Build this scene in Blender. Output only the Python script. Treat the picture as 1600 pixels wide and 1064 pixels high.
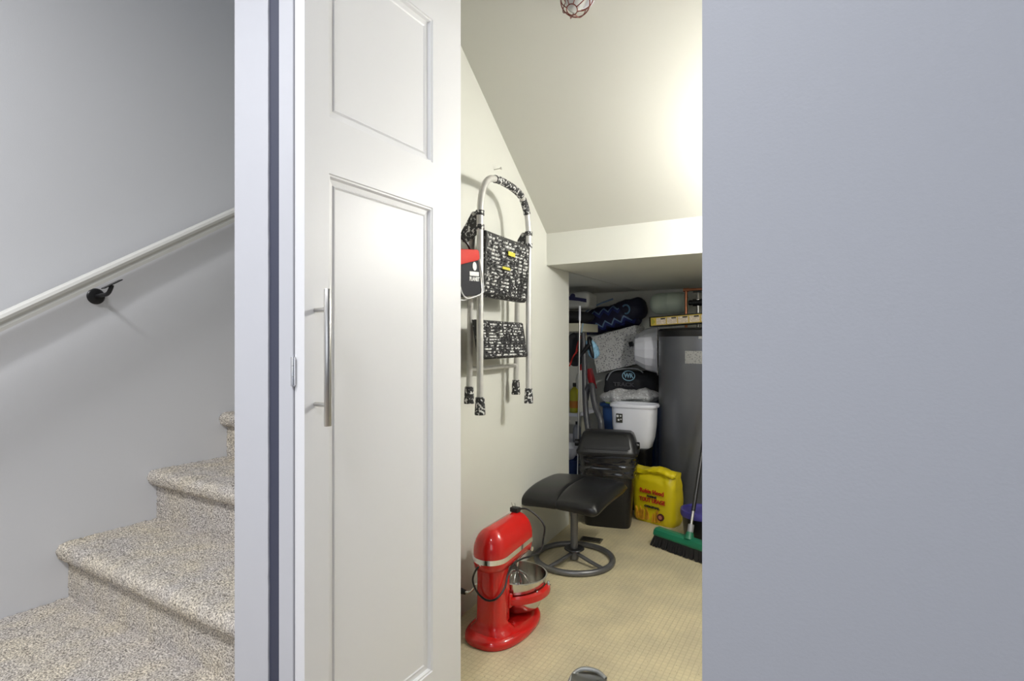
import bpy, bmesh, math, random
from mathutils import Vector, Matrix, noise
random.seed(7)
for o in list(bpy.data.objects): bpy.data.objects.remove(o)
S = bpy.context.scene
COL = S.collection
PI = math.pi

# ------------------------------------------------------------------ camera
F, TH, H, HY = 850.0, math.radians(30.5), 0.965, 535.0
CS, SN = math.cos(TH), math.sin(TH)
cam = bpy.data.cameras.new('camera'); cam.sensor_width = 36; cam.lens = F / 1600 * 36
cam.shift_y = (HY - 532) / 1600; cam.clip_start = 0.02
co = bpy.data.objects.new('camera', cam); COL.objects.link(co)
co.location = (0, 0, H); co.rotation_euler = (PI / 2, 0, TH)
S.camera = co

# ------------------------------------------------------------------ world, lights, exposure
w = bpy.data.worlds.new('world'); S.world = w; w.use_nodes = True
w.node_tree.nodes['Background'].inputs[0].default_value = (0.80, 0.88, 1.0, 1)
w.node_tree.nodes['Background'].inputs[1].default_value = 0.35
S.view_settings.view_transform = 'Standard'; S.view_settings.look = 'None'
S.view_settings.gamma = 1; S.view_settings.use_curve_mapping = False
S.view_settings.exposure = 0.65
def area(name, loc, rot, sx, sy, power, col):
    l = bpy.data.lights.new(name, 'AREA'); l.shape = 'RECTANGLE'; l.size = sx; l.size_y = sy
    l.energy = power; l.color = col
    o = bpy.data.objects.new(name, l); COL.objects.link(o); o.location = loc; o.rotation_euler = rot
    return o
# fill from an added window behind the camera; hall ceiling light
area('rear_fill_added', (0.15, -1.56, 1.35), (PI / 2, 0, 0), 1.5, 1.2, 6.5, (0.90, 0.95, 1.0))
area('hall_ceiling_light', (-1.55, -0.60, 2.40), (0, 0, 0), 0.30, 0.30, 20, (0.97, 0.98, 1.0))
area('closet_fill_added', (-0.35, -0.50, 2.40), (0, 0, 0), 0.30, 0.30, 15, (0.97, 0.98, 1.0))  # added light, fills the lower closet through the opening
# ------------------------------------------------------------------ helpers
def ray(px, py):
    a = (px - 800) / F; b = (HY - py) / F
    return Vector((a * CS - SN, a * SN + CS, b))
def PY(px, py, Y):
    r = ray(px, py); t = Y / r.y; return Vector((r.x * t, Y, H + r.z * t))
def PF(px, py, z=0.0):
    r = ray(px, py); t = (z - H) / r.z; return Vector((r.x * t, r.y * t, z))
def wallx(y, o=0.0): return -(1.014 + 0.0722 * y - o)
def PW(px, py, o):
    r = ray(px, py); t = -(1.014 - o) / (r.x + 0.0722 * r.y)
    return Vector((r.x * t, r.y * t, H + r.z * t))

def nodes_of(m): return m.node_tree.nodes, m.node_tree.links
MC = {}
def mat(name, col, rough=0.5, metal=0.0, var=0.0, vscale=12.0, bump=0.0, bscale=150.0, spec=0.5, coat=0.0,
        emit=None, trans=0.0, col2=None, thr=None, thrscale=30.0):
    if name in MC: return MC[name]
    m = bpy.data.materials.new(name); m.use_nodes = True; N, L = nodes_of(m)
    b = N['Principled BSDF']; b.inputs['Roughness'].default_value = rough; b.inputs['Metallic'].default_value = metal
    b.inputs['Specular IOR Level'].default_value = spec; b.inputs['Coat Weight'].default_value = coat
    b.inputs['Transmission Weight'].default_value = trans
    b.inputs['Base Color'].default_value = (*col, 1)
    tc = N.new('ShaderNodeTexCoord')
    if var > 0 or col2:
        n = N.new('ShaderNodeTexNoise'); n.inputs['Scale'].default_value = thrscale if thr else vscale; n.inputs['Detail'].default_value = 6
        L.new(tc.outputs['Object'], n.inputs['Vector'])
        r = N.new('ShaderNodeValToRGB')
        if col2:
            r.color_ramp.elements[0].color = (*col, 1); r.color_ramp.elements[1].color = (*col2, 1)
        else:
            r.color_ramp.elements[0].color = tuple(c * (1 - var) for c in col) + (1,)
            r.color_ramp.elements[1].color = tuple(min(1, c * (1 + var)) for c in col) + (1,)
        if thr:
            r.color_ramp.elements[0].position = thr; r.color_ramp.elements[1].position = thr + 0.03
        else:
            r.color_ramp.elements[0].position = 0.3; r.color_ramp.elements[1].position = 0.7
        L.new(n.outputs['Fac'], r.inputs['Fac']); L.new(r.outputs['Color'], b.inputs['Base Color'])
    if bump > 0:
        n = N.new('ShaderNodeTexNoise'); n.inputs['Scale'].default_value = bscale; n.inputs['Detail'].default_value = 4
        L.new(tc.outputs['Object'], n.inputs['Vector'])
        bn = N.new('ShaderNodeBump'); bn.inputs['Strength'].default_value = bump; bn.inputs['Distance'].default_value = 0.004
        L.new(n.outputs['Fac'], bn.inputs['Height']); L.new(bn.outputs['Normal'], b.inputs['Normal'])
    if emit:
        b.inputs['Emission Color'].default_value = (*emit[0], 1); b.inputs['Emission Strength'].default_value = emit[1]
    MC[name] = m; return m

def chain(o):
    M = Matrix.Identity(4)
    while o: M = o.matrix_basis @ M; o = o.parent
    return M
def finish(name, me, m, parent=None, smooth=True, local=False, ang=40):
    if parent is not None and not local: me.transform(chain(parent).inverted())
    o = bpy.data.objects.new(name, me); COL.objects.link(o)
    if m: me.materials.append(m)
    if parent is not None: o.parent = parent
    if smooth:
        for p in me.polygons: p.use_smooth = True
        try: me.set_sharp_from_angle(angle=math.radians(ang))
        except Exception: pass
    return o
def obj(name, bm, m, parent=None, smooth=True, local=False, ang=40, norm=True):
    if norm: bmesh.ops.recalc_face_normals(bm, faces=bm.faces)
    me = bpy.data.meshes.new(name); bm.to_mesh(me); bm.free()
    return finish(name, me, m, parent, smooth, local, ang)
def tag(o, label=None, cat=None, group=None, kind=None):
    if label: o['label'] = label
    if cat: o['category'] = cat
    if group: o['group'] = group
    if kind: o['kind'] = kind
    return o
def thing(name, label, cat, loc, rz=0, rx=0, ry=0, group=None):
    o = bpy.data.objects.new(name, None); COL.objects.link(o); o.empty_display_size = 0.05
    o.location = loc; o.rotation_euler = (rx, ry, rz); return tag(o, label, cat, group)
def struct(name, bm, m, label=None, **k):
    o = obj(name, bm, m, **k); o['kind'] = 'structure'
    if label: o['label'] = label
    return o
def box(x0, x1, y0, y1, z0, z1, bev=0.0, seg=2, bm=None):
    b = bmesh.new()
    bmesh.ops.create_cube(b, size=1)
    for v in b.verts:
        v.co = Vector((x0 + (v.co.x + .5) * (x1 - x0), y0 + (v.co.y + .5) * (y1 - y0), z0 + (v.co.z + .5) * (z1 - z0)))
    if bev > 0: bmesh.ops.bevel(b, geom=list(b.edges), offset=bev, segments=seg, profile=.5, affect='EDGES')
    if bm is None: return b
    merge(bm, b); return bm
def merge(a, b):
    me = bpy.data.meshes.new('t'); b.to_mesh(me); b.free(); a.from_mesh(me); bpy.data.meshes.remove(me); return a
def xf(bm, M): bmesh.ops.transform(bm, matrix=M, verts=bm.verts); return bm
def loft(rings, closed=True, cap0=True, cap1=True, bm=None):
    bm = bm or bmesh.new(); R = [[bm.verts.new(p) for p in r] for r in rings]
    n = len(R[0])
    for a, b in zip(R, R[1:]):
        for i in range(n if closed else n - 1):
            j = (i + 1) % n
            try: bm.faces.new((a[i], a[j], b[j], b[i]))
            except ValueError: pass
    if cap0: bm.faces.new(R[0][::-1])
    if cap1: bm.faces.new(R[-1])
    return bm
def lathe(prof, c=(0, 0, 0), n=40, axis='z', bm=None, a0=0, a1=2 * PI):
    full = abs(a1 - a0 - 2 * PI) < 1e-6
    k = n if full else n + 1
    rings = []
    for r, z in prof:
        ring = []
        for i in range(k):
            a = a0 + (a1 - a0) * i / n
            x, y = max(r, 1e-5) * math.cos(a), max(r, 1e-5) * math.sin(a)
            p = {'z': (x, y, z), 'x': (z, x, y), 'y': (x, z, y)}[axis]
            ring.append(Vector(p) + Vector(c))
        rings.append(ring)
    return loft(rings, full, full and prof[0][0] > 1e-4, full and prof[-1][0] > 1e-4, bm)
def smoothpath(pts, k=6, closed=False):
    P = [Vector(p) for p in pts]; out = []; n = len(P)
    g = (lambda i: P[i % n]) if closed else (lambda i: P[max(0, min(n - 1, i))])
    for i in range(n if closed else n - 1):
        p0, p1, p2, p3 = g(i - 1), g(i), g(i + 1), g(i + 2)
        for s in range(k):
            t = s / k
            out.append(.5 * ((2 * p1) + (p2 - p0) * t + (2 * p0 - 5 * p1 + 4 * p2 - p3) * t * t + (3 * p1 - p0 - 3 * p2 + p3) * t ** 3))
    if not closed: out.append(P[-1])
    return out
def tube(pts, r, n=10, bm=None, closed=False, ribs=None):
    P = [Vector(p) for p in pts]; m = len(P); rings = []
    up = None
    for i in range(m):
        if closed: t = P[(i + 1) % m] - P[i - 1]
        else: t = P[min(i + 1, m - 1)] - P[max(i - 1, 0)]
        t.normalize()
        if up is None:
            up = t.orthogonal().normalized()
        up = (up - t * up.dot(t)).normalized(); v = t.cross(up)
        rr = r[i] if isinstance(r, (list, tuple)) else r
        if ribs: rr = rr * (1 + (ribs if i % 2 else -ribs))
        rings.append([P[i] + (up * math.cos(2 * PI * k / n) + v * math.sin(2 * PI * k / n)) * rr for k in range(n)])
    if closed:
        # align last to first
        rings.append(rings[0])
        bm = bm or bmesh.new(); R = [[bm.verts.new(p) for p in rr] for rr in rings[:-1]]
        def off():
            best = 0; bd = 1e9
            for s in range(n):
                d = sum((R[-1][q].co - R[0][(q + s) % n].co).length for q in range(n))
                if d < bd: bd = d; best = s
            return best
        for a, b in zip(R, R[1:]):
            for i in range(n): bm.faces.new((a[i], a[(i + 1) % n], b[(i + 1) % n], b[i]))
        s = off(); a, b = R[-1], R[0]
        for i in range(n): bm.faces.new((a[i], a[(i + 1) % n], b[(i + 1 + s) % n], b[(i + s) % n]))
        return bm
    return loft(rings, True, True, True, bm)
def sup(hx, hy, n=36, e=2.5):
    out = []
    for i in range(n):
        a = 2 * PI * i / n; c, s = math.cos(a), math.sin(a)
        out.append((hx * math.copysign(abs(c) ** (2 / e), c), hy * math.copysign(abs(s) ** (2 / e), s)))
    return out
def blob(c, d, e1=2.5, e2=2.5, amp=0.0, fs=8.0, nu=48, nv=28, M=None, seed=0, flat=0.0):
    bm = bmesh.new(); rings = []
    for j in range(1, nv):
        ph = -PI / 2 + PI * j / nv; cz, sz = math.cos(ph), math.sin(ph)
        k = abs(cz) ** (2 / e2); z = math.copysign(abs(sz) ** (2 / e2), sz)
        rings.append([Vector((d[0] * x * k, d[1] * y * k, d[2] * z)) for x, y in sup(1, 1, nu, e1)])
    loft(rings, bm=bm)
    bmesh.ops.recalc_face_normals(bm, faces=bm.faces); bm.normal_update()
    if amp:
        mv = []
        for v in bm.verts:
            q = v.co * fs + Vector((seed * 3.1, seed * 1.7, seed))
            a = noise.noise(q) + .5 * noise.noise(q * 2.3) - .25 * abs(noise.noise(q * 4.1))
            mv.append(v.normal * amp * a)
        for v, dd in zip(bm.verts, mv): v.co += dd
    if flat:
        for v in bm.verts: v.co.z = max(v.co.z, -d[2] + flat)
    if M: xf(bm, M)
    xf(bm, Matrix.Translation(c)); return bm
def rotz(a): return Matrix.Rotation(a, 4, 'Z')
def text(name, body, size, parent, m, loc, rot, ext=0.0006, font_sx=1.0, bold=0.0):
    cu = bpy.data.curves.new('t', 'FONT'); cu.body = body; cu.size = size; cu.extrude = ext
    cu.align_x = 'CENTER'; cu.align_y = 'CENTER'; cu.offset = bold; cu.resolution_u = 3
    o = bpy.data.objects.new('t', cu); COL.objects.link(o)
    bpy.context.view_layer.update()
    me = bpy.data.meshes.new_from_object(o.evaluated_get(bpy.context.evaluated_depsgraph_get()))
    bpy.data.objects.remove(o)
    me.transform(Matrix.Translation(loc) @ rot @ Matrix.Diagonal((font_sx, 1, 1, 1)))
    me.materials.clear()
    return finish(name, me, m, parent, False, True)

# ------------------------------------------------------------------ materials
m_closet = mat('closet_wall_paint', (0.66, 0.66, 0.605), .55, var=.02, vscale=3, bump=.06, bscale=260)
m_hallw = mat('grey_wall_paint', (0.36, 0.375, 0.42), .6, bump=.06, bscale=260)
m_stairw = mat('stair_wall_paint', (0.72, 0.725, 0.745), .6, bump=.06, bscale=260)
m_ceil = mat('ceiling_paint', (0.75, 0.75, 0.73), .7)
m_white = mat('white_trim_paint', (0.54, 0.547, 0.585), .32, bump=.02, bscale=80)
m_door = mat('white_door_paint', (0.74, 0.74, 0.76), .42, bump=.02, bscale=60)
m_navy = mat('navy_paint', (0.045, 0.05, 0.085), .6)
m_rail = mat('rail_paint', (0.66, 0.65, 0.61), .35)
m_steel = mat('brushed_steel', (0.55, 0.54, 0.52), .28, 1.0)
m_chrome = mat('chrome', (0.75, 0.75, 0.76), .12, 1.0)
m_stainless = mat('stainless_bowl', (0.62, 0.60, 0.56), .16, 1.0)
m_blkmet = mat('black_metal', (0.02, 0.02, 0.022), .35, .3)
m_blk = mat('black_plastic', (0.006, 0.006, 0.007), .36)
m_bag = mat('black_bag_plastic', (0.008, 0.008, 0.01), .16, spec=.8)
m_red = mat('red_enamel', (0.55, 0.010, 0.008), .16, coat=.4)
m_leather = mat('black_leather', (0.006, 0.006, 0.007), .30, bump=.15, bscale=300)
m_gun = mat('grey_powdercoat', (0.16, 0.16, 0.165), .36, .6)
m_alu = mat('painted_aluminium', (0.60, 0.59, 0.56), .34, .35, var=.06, vscale=40)
m_splat = mat('splattered_black', (0.012, 0.012, 0.013), .5, col2=(0.6, 0.6, 0.58), thr=.62, thrscale=110)
m_splatr = mat('splattered_ribs', (0.03, 0.03, 0.033), .5, col2=(0.62, 0.62, 0.61), thr=.50, thrscale=38)
m_splat2 = mat('splattered_tape', (0.02, 0.02, 0.022), .5, col2=(0.7, 0.7, 0.68), thr=.55, thrscale=110)
m_gloss = mat('white_plastic', (0.72, 0.73, 0.79), .35)
m_yel = mat('yellow_paper_bag', (0.62, 0.50, 0.006), .34, var=.06, vscale=9, bump=.35, bscale=22)
m_txtred = mat('red_print', (0.45, 0.03, 0.01), .5)
m_txtblk = mat('black_print', (0.03, 0.028, 0.02), .5)
m_txtor = mat('orange_print', (0.55, 0.17, 0.01), .5)
m_txtwht = mat('white_print', (0.70, 0.70, 0.70), .5)
m_cream = mat('cream_wood', (0.55, 0.53, 0.40), .6)
m_copper = mat('copper', (0.55, 0.22, 0.12), .3, .9)
m_tank = mat('heater_grey', (0.13, 0.135, 0.15), .30, .35, var=.03)
m_exp = mat('expansion_green', (0.48, 0.55, 0.46), .38)
m_green = mat('broom_green', (0.008, 0.15, 0.075), .42)
m_bristle = mat('bristle_black', (0.010, 0.010, 0.011), .6)
m_purple = mat('purple_plastic', (0.06, 0.05, 0.26), .4)
m_blue = mat('blue_tote_plastic', (0.015, 0.06, 0.20), .4, var=.1)
m_ltblue = mat('light_blue_cloth', (0.25, 0.46, 0.62), .85, var=.35, vscale=60)
m_fab = mat('black_fabric', (0.022, 0.023, 0.028), .85, bump=.3, bscale=400)
m_redfab = mat('red_fabric', (0.55, 0.03, 0.02), .7, bump=.2, bscale=400)
m_rubber = mat('hose_grey', (0.06, 0.06, 0.065), .42)
m_glass = mat('frosted_glass', (0.85, 0.85, 0.82), .15, trans=.5)

def carpet_mat():
    m = bpy.data.materials.new('carpet'); m.use_nodes = True; N, L = nodes_of(m); b = N['Principled BSDF']
    b.inputs['Roughness'].default_value = .95; b.inputs['Specular IOR Level'].default_value = .15
    tc = N.new('ShaderNodeTexCoord')
    n1 = N.new('ShaderNodeTexNoise'); n1.inputs['Scale'].default_value = 240; n1.inputs['Detail'].default_value = 3
    n2 = N.new('ShaderNodeTexNoise'); n2.inputs['Scale'].default_value = 9; n2.inputs['Detail'].default_value = 3
    for n in (n1, n2): L.new(tc.outputs['Object'], n.inputs['Vector'])
    r1 = N.new('ShaderNodeValToRGB'); e = r1.color_ramp.elements
    e[0].position = .34; e[0].color = (.22, .20, .175, 1); e[1].position = .66; e[1].color = (.95, .88, .78, 1)
    L.new(n1.outputs['Fac'], r1.inputs['Fac'])
    r2 = N.new('ShaderNodeValToRGB'); e = r2.color_ramp.elements
    e[0].position = .35; e[0].color = (.88, .88, .92, 1); e[1].position = .65; e[1].color = (1, .97, .90, 1)
    L.new(n2.outputs['Fac'], r2.inputs['Fac'])
    mx = N.new('ShaderNodeMix'); mx.data_type = 'RGBA'; mx.blend_type = 'MULTIPLY'; mx.inputs['Factor'].default_value = 1
    L.new(r1.outputs['Color'], mx.inputs[6]); L.new(r2.outputs['Color'], mx.inputs[7]); L.new(mx.outputs[2], b.inputs['Base Color'])
    bn = N.new('ShaderNodeBump'); bn.inputs['Strength'].default_value = .9; bn.inputs['Distance'].default_value = .006
    L.new(n1.outputs['Fac'], bn.inputs['Height']); L.new(bn.outputs['Normal'], b.inputs['Normal'])
    return m
m_carpet = carpet_mat()
def floor_mat():
    m = bpy.data.materials.new('closet_vinyl'); m.use_nodes = True; N, L = nodes_of(m); b = N['Principled BSDF']
    b.inputs['Roughness'].default_value = .42
    tc = N.new('ShaderNodeTexCoord')
    br = N.new('ShaderNodeTexBrick'); br.offset = 0; br.inputs['Scale'].default_value = 1
    br.inputs['Brick Width'].default_value = .017; br.inputs['Row Height'].default_value = .017
    br.inputs['Mortar Size'].default_value = .0016; br.inputs['Mortar Smooth'].default_value = .6
    br.inputs['Color1'].default_value = (.63, .555, .37, 1); br.inputs['Color2'].default_value = (.595, .52, .345, 1); br.inputs['Mortar'].default_value = (.53, .46, .30, 1)
    L.new(tc.outputs['Object'], br.inputs['Vector'])
    n = N.new('ShaderNodeTexNoise'); n.inputs['Scale'].default_value = 7; n.inputs['Detail'].default_value = 8
    L.new(tc.outputs['Object'], n.inputs['Vector'])
    r = N.new('ShaderNodeValToRGB'); r.color_ramp.elements[0].position = .35; r.color_ramp.elements[0].color = (.86, .86, .86, 1); r.color_ramp.elements[1].position = .65; r.color_ramp.elements[1].color = (1.05, 1.04, 1.0, 1)
    L.new(n.outputs['Fac'], r.inputs['Fac'])
    mx = N.new('ShaderNodeMix'); mx.data_type = 'RGBA'; mx.blend_type = 'MULTIPLY'; mx.inputs['Factor'].default_value = 1
    L.new(br.outputs['Color'], mx.inputs[6]); L.new(r.outputs['Color'], mx.inputs[7])
    v = N.new('ShaderNodeTexNoise'); v.inputs['Scale'].default_value = 190; v.inputs['Detail'].default_value = 2
    L.new(tc.outputs['Object'], v.inputs['Vector'])
    r3 = N.new('ShaderNodeValToRGB'); r3.color_ramp.elements[0].position = .29; r3.color_ramp.elements[0].color = (.35, .30, .2, 1); r3.color_ramp.elements[1].position = .325; r3.color_ramp.elements[1].color = (1, 1, 1, 1)
    L.new(v.outputs['Fac'], r3.inputs['Fac'])
    m2 = N.new('ShaderNodeMix'); m2.data_type = 'RGBA'; m2.blend_type = 'MULTIPLY'; m2.inputs['Factor'].default_value = 1
    L.new(mx.outputs[2], m2.inputs[6]); L.new(r3.outputs['Color'], m2.inputs[7]); L.new(m2.outputs[2], b.inputs['Base Color'])
    bn = N.new('ShaderNodeBump'); bn.inputs['Strength'].default_value = .5; bn.inputs['Distance'].default_value = .0015; bn.invert = True
    L.new(br.outputs['Fac'], bn.inputs['Height']); L.new(bn.outputs['Normal'], b.inputs['Normal'])
    return m
m_floor = floor_mat()
def speck_mat(name, base, c1, c2, scale):
    m = bpy.data.materials.new(name); m.use_nodes = True; N, L = nodes_of(m); b = N['Principled BSDF']; b.inputs['Roughness'].default_value = .6
    tc = N.new('ShaderNodeTexCoord'); prev = None
    for k, (c, sc, th) in enumerate(((c1, scale, .20), (c2, scale * .6, .24))):
        v = N.new('ShaderNodeTexVoronoi'); v.inputs['Scale'].default_value = sc; v.feature = 'F1'
        L.new(tc.outputs['Object'], v.inputs['Vector'])
        lt = N.new('ShaderNodeMath'); lt.operation = 'LESS_THAN'; lt.inputs[1].default_value = th + .08 * k
        L.new(v.outputs['Distance'], lt.inputs[0])
        mx = N.new('ShaderNodeMix'); mx.data_type = 'RGBA'
        if prev is None: mx.inputs[6].default_value = (*base, 1)
        else: L.new(prev, mx.inputs[6])
        mx.inputs[7].default_value = (*c, 1); L.new(lt.outputs[0], mx.inputs['Factor']); prev = mx.outputs[2]
    L.new(prev, b.inputs['Base Color']); return m
m_pattern = speck_mat('box_print', (.62, .62, .61), (.04, .04, .05), (.22, .22, .24), 120)
m_mesh = speck_mat('mesh_net', (.55, .55, .55), (.02, .02, .02), (.8, .8, .8), 90)
def chevron_mat():
    m = bpy.data.materials.new('chevron_print'); m.use_nodes = True; N, L = nodes_of(m); b = N['Principled BSDF']; b.inputs['Roughness'].default_value = .6
    tc = N.new('ShaderNodeTexCoord'); sp = N.new('ShaderNodeSeparateXYZ'); L.new(tc.outputs['Object'], sp.inputs[0])
    def mth(op, a, bv=None):
        n = N.new('ShaderNodeMath'); n.operation = op
        for i, q in enumerate((a, bv)):
            if q is None: continue
            if isinstance(q, (int, float)): n.inputs[i].default_value = q
            else: L.new(q, n.inputs[i])
        return n.outputs[0]
    u = mth('PINGPONG', sp.outputs['X'], .035)
    v = mth('ADD', sp.outputs['Z'], u); f = mth('FRACT', mth('MULTIPLY', v, 11.0))
    r = N.new('ShaderNodeValToRGB'); r.color_ramp.interpolation = 'CONSTANT'; e = r.color_ramp.elements
    e[0].color = (.012, .012, .05, 1); e[1].position = .45; e[1].color = (.02, .03, .16, 1)
    q = e.new(.70); q.color = (.16, .26, .42, 1); q = e.new(.84); q.color = (.012, .012, .05, 1)
    L.new(f, r.inputs['Fac']); L.new(r.outputs['Color'], b.inputs['Base Color']); return m
m_chev = chevron_mat()

# ------------------------------------------------------------------ the setting
struct('floor', box(-1.25, .20, .70, 3.92, -.05, 0), m_floor, smooth=False)
struct('floor_hall', box(-2.15, 2.1, -1.75, .70, -.05, 0), mat('hall_floor', (.30, .25, .20), .5, var=.1), smooth=False)
struct('floor_alcove', box(-2.05, -1.25, 2.64, 3.92, -.05, 0), m_floor, smooth=False)
struct('wall_left', box(-2.17, -2.05, -1.75, 3.92, 0, 3.6), m_stairw, smooth=False)
struct('wall_right', box(-.139, 2.1, .70, .82, 0, 2.45), m_hallw, 'pale blue-grey wall right of the closet opening', smooth=False)
struct('wall_over_door', box(-1.094, -.139, .70, .82, 1.95, 2.45), m_hallw, smooth=False)
struct('wall_hall_right', box(2.1, 2.2, -1.75, .82, 0, 2.45), m_hallw, smooth=False)
def hall_back():
    b = box(-2.05, -.75, -1.75, -1.65, 0, 2.45); box(1.05, 2.1, -1.75, -1.65, 0, 2.45, bm=b)
    box(-.75, 1.05, -1.75, -1.65, 0, .7, bm=b); box(-.75, 1.05, -1.75, -1.65, 2.0, 2.45, bm=b); return b
struct('wall_hall_back', hall_back(), m_hallw, smooth=False)
w1 = box(-.75, -.69, -1.73, -1.67, .7, 2.0)
for a in ((.99, 1.05, -1.73, -1.67, .7, 2.0), (-.69, .99, -1.73, -1.67, .7, .76), (-.69, .99, -1.73, -1.67, 1.94, 2.0), (.12, .18, -1.72, -1.68, .76, 1.94)): box(*a, bm=w1)
struct('added_window_1', w1, m_white, smooth=False)  # made-up window frame around the rear fill light
struct('ceiling_hall', box(-2.05, 2.1, -1.75, .70, 2.45, 2.5), m_ceil, smooth=False)
struct('ceiling_stairwell', box(-2.05, -1.22, .70, 3.92, 3.55, 3.6), m_ceil, smooth=False)
# dividing wall between stairs and closet: closet face leans a little off the stair axis
def prism(pts, z0, z1): return loft([[Vector((x, y, z0)) for x, y in pts], [Vector((x, y, z1)) for x, y in pts]])
struct('wall_closet_left', prism([(wallx(.80), .80), (wallx(2.64), 2.64), (-1.222, 2.64), (-1.215, .80)], 0, 2.53), m_closet, 'cream closet wall the step ladder hangs on', smooth=False)
struct('wall_stairwell', box(-1.22, -1.13, .80, 3.92, 2.53, 3.55), m_stairw, smooth=False)
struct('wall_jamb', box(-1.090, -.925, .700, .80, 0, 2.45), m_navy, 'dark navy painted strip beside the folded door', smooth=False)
# casing with a slightly wandering painted edge
cas = []
k = 90
for j in range(k + 1):
    z = .0 + 2.1 * j / k; e = -.982 + (random.random() - .5) * .0012
    cas.append([Vector((-1.094, .700, z)), Vector((-1.094, .6965, z)), Vector((e, .6965, z)), Vector((e, .700, z))])
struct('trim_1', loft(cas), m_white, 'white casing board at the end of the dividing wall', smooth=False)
struct('wall_closet_right', box(.15, .20, .82, 3.92, 0, 2.6), m_closet, smooth=False)
struct('wall_back', box(-2.05, .15, 3.84, 3.92, 0, 1.34), m_closet, smooth=False)
so = box(wallx(2.335) - .01, .15, 2.335, 3.92, 1.335, 1.487); box(-2.05, -1.20, 2.64, 3.92, 1.335, 1.385, bm=so)
struct('ceiling_soffit', so, m_closet, 'low cream soffit over the storage alcove', smooth=False)
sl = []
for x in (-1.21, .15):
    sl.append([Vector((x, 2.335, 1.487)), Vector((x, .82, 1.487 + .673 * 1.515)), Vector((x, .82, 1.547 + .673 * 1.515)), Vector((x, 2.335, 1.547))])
struct('ceiling', loft(sl), mat('closet_ceiling_shade', (.58, .575, .525), .5, bump=.05, bscale=260), 'sloping cream closet ceiling', smooth=False)  # wall paint darkened, the slope's shade is put into the colour

# ------------------------------------------------------------------ bifold door
dr = bpy.data.objects.new('door_1', None); COL.objects.link(dr); dr['kind'] = 'structure'; dr['label'] = 'white bifold closet door folded open'
dr.location = (-.875, .70, 0)
Y0, Y1, ZB, ZT = .671, 1.161, .02, 1.90
XF = -.84
holes = [(.728, 1.046, 1.403, 1.752), (.728, 1.046, .163, 1.293)]
def leaf_bm(xf_, xb, holes):
    ys = sorted({Y0, Y1, holes[0][0], holes[0][1]}); zs = sorted({ZB, ZT} | {h[2] for h in holes} | {h[3] for h in holes})
    bm = bmesh.new()
    for a, b in zip(ys, ys[1:]):
        for c, d in zip(zs, zs[1:]):
            if any(h[0] <= a and b <= h[1] and h[2] <= c and d <= h[3] for h in holes): continue
            f = bm.faces.new([bm.verts.new(p) for p in ((xf_, a, c), (xf_, b, c), (xf_, b, d), (xf_, a, d))])
    bmesh.ops.remove_doubles(bm, verts=bm.verts, dist=1e-6)
    g = [(Y0, ZB), (Y1, ZB), (Y1, ZT), (Y0, ZT)]
    loft([[Vector((xf_, y, z)) for y, z in g], [Vector((xb, y, z)) for y, z in g]], cap0=False, bm=bm)
    bmesh.ops.remove_doubles(bm, verts=bm.verts, dist=1e-6)
    return bm
lf = obj('door_leaf', leaf_bm(XF, -.8665, holes), m_door, dr, smooth=False)
prof = [(0, 0), (.0015, -.0025), (.005, -.003), (.008, -.0095), (.018, -.0115), (.021, -.0085), (.024, -.0105), (.03, -.0105)]
for h in holes:
    rings = [[Vector((XF + d, y, z)) for y, z in ((h[0] + o, h[2] + o), (h[1] - o, h[2] + o), (h[1] - o, h[3] - o), (h[0] + o, h[3] - o))] for o, d in prof]
    obj('panel', loft(rings, cap0=False), m_door, lf, smooth=False)
l2 = obj('door_leaf', box(-.910, -.8685, Y0 - .003, Y1, ZB, ZT, .0015), m_white, dr, smooth=False)  # darker trim white stands in for shade on this leaf's edge
hp = PY(510, 558, .745)
hz0, hz1 = .965 + (535 - 663) * 1.03 / 850, .965 + (535 - 453) * 1.03 / 850
hx, hy = XF + .034, .6955
hb = lathe([(0, hz0), (.0062, hz0), (.0066, hz0 + .0006), (.0066, hz1 - .0006), (.0062, hz1), (0, hz1)], (hx, hy, 0), 24)
for q in ((535 - 485), (535 - 631)):
    z = .965 + q * 1.03 / 850
    lathe([(.0045, XF), (.0045, hx)], (0, hy, z), 16, 'x', hb)
tag(obj('handle', hb, m_steel, lf), 'brushed steel bar handle')
hg = lathe([(0, .883), (.0038, .883), (.0038, .901), (.003, .9015), (.003, .9025), (.0038, .903), (.0038, .921), (.003, .9215), (.0038, .922), (.0038, .938), (0, .938)], (-.8675, Y0 - .004, 0), 14)
box(-.873, -.862, Y0 - .0045, Y0 - .002, .885, .936, bm=hg)
obj('hinge', hg, m_chrome, dr)

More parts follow.
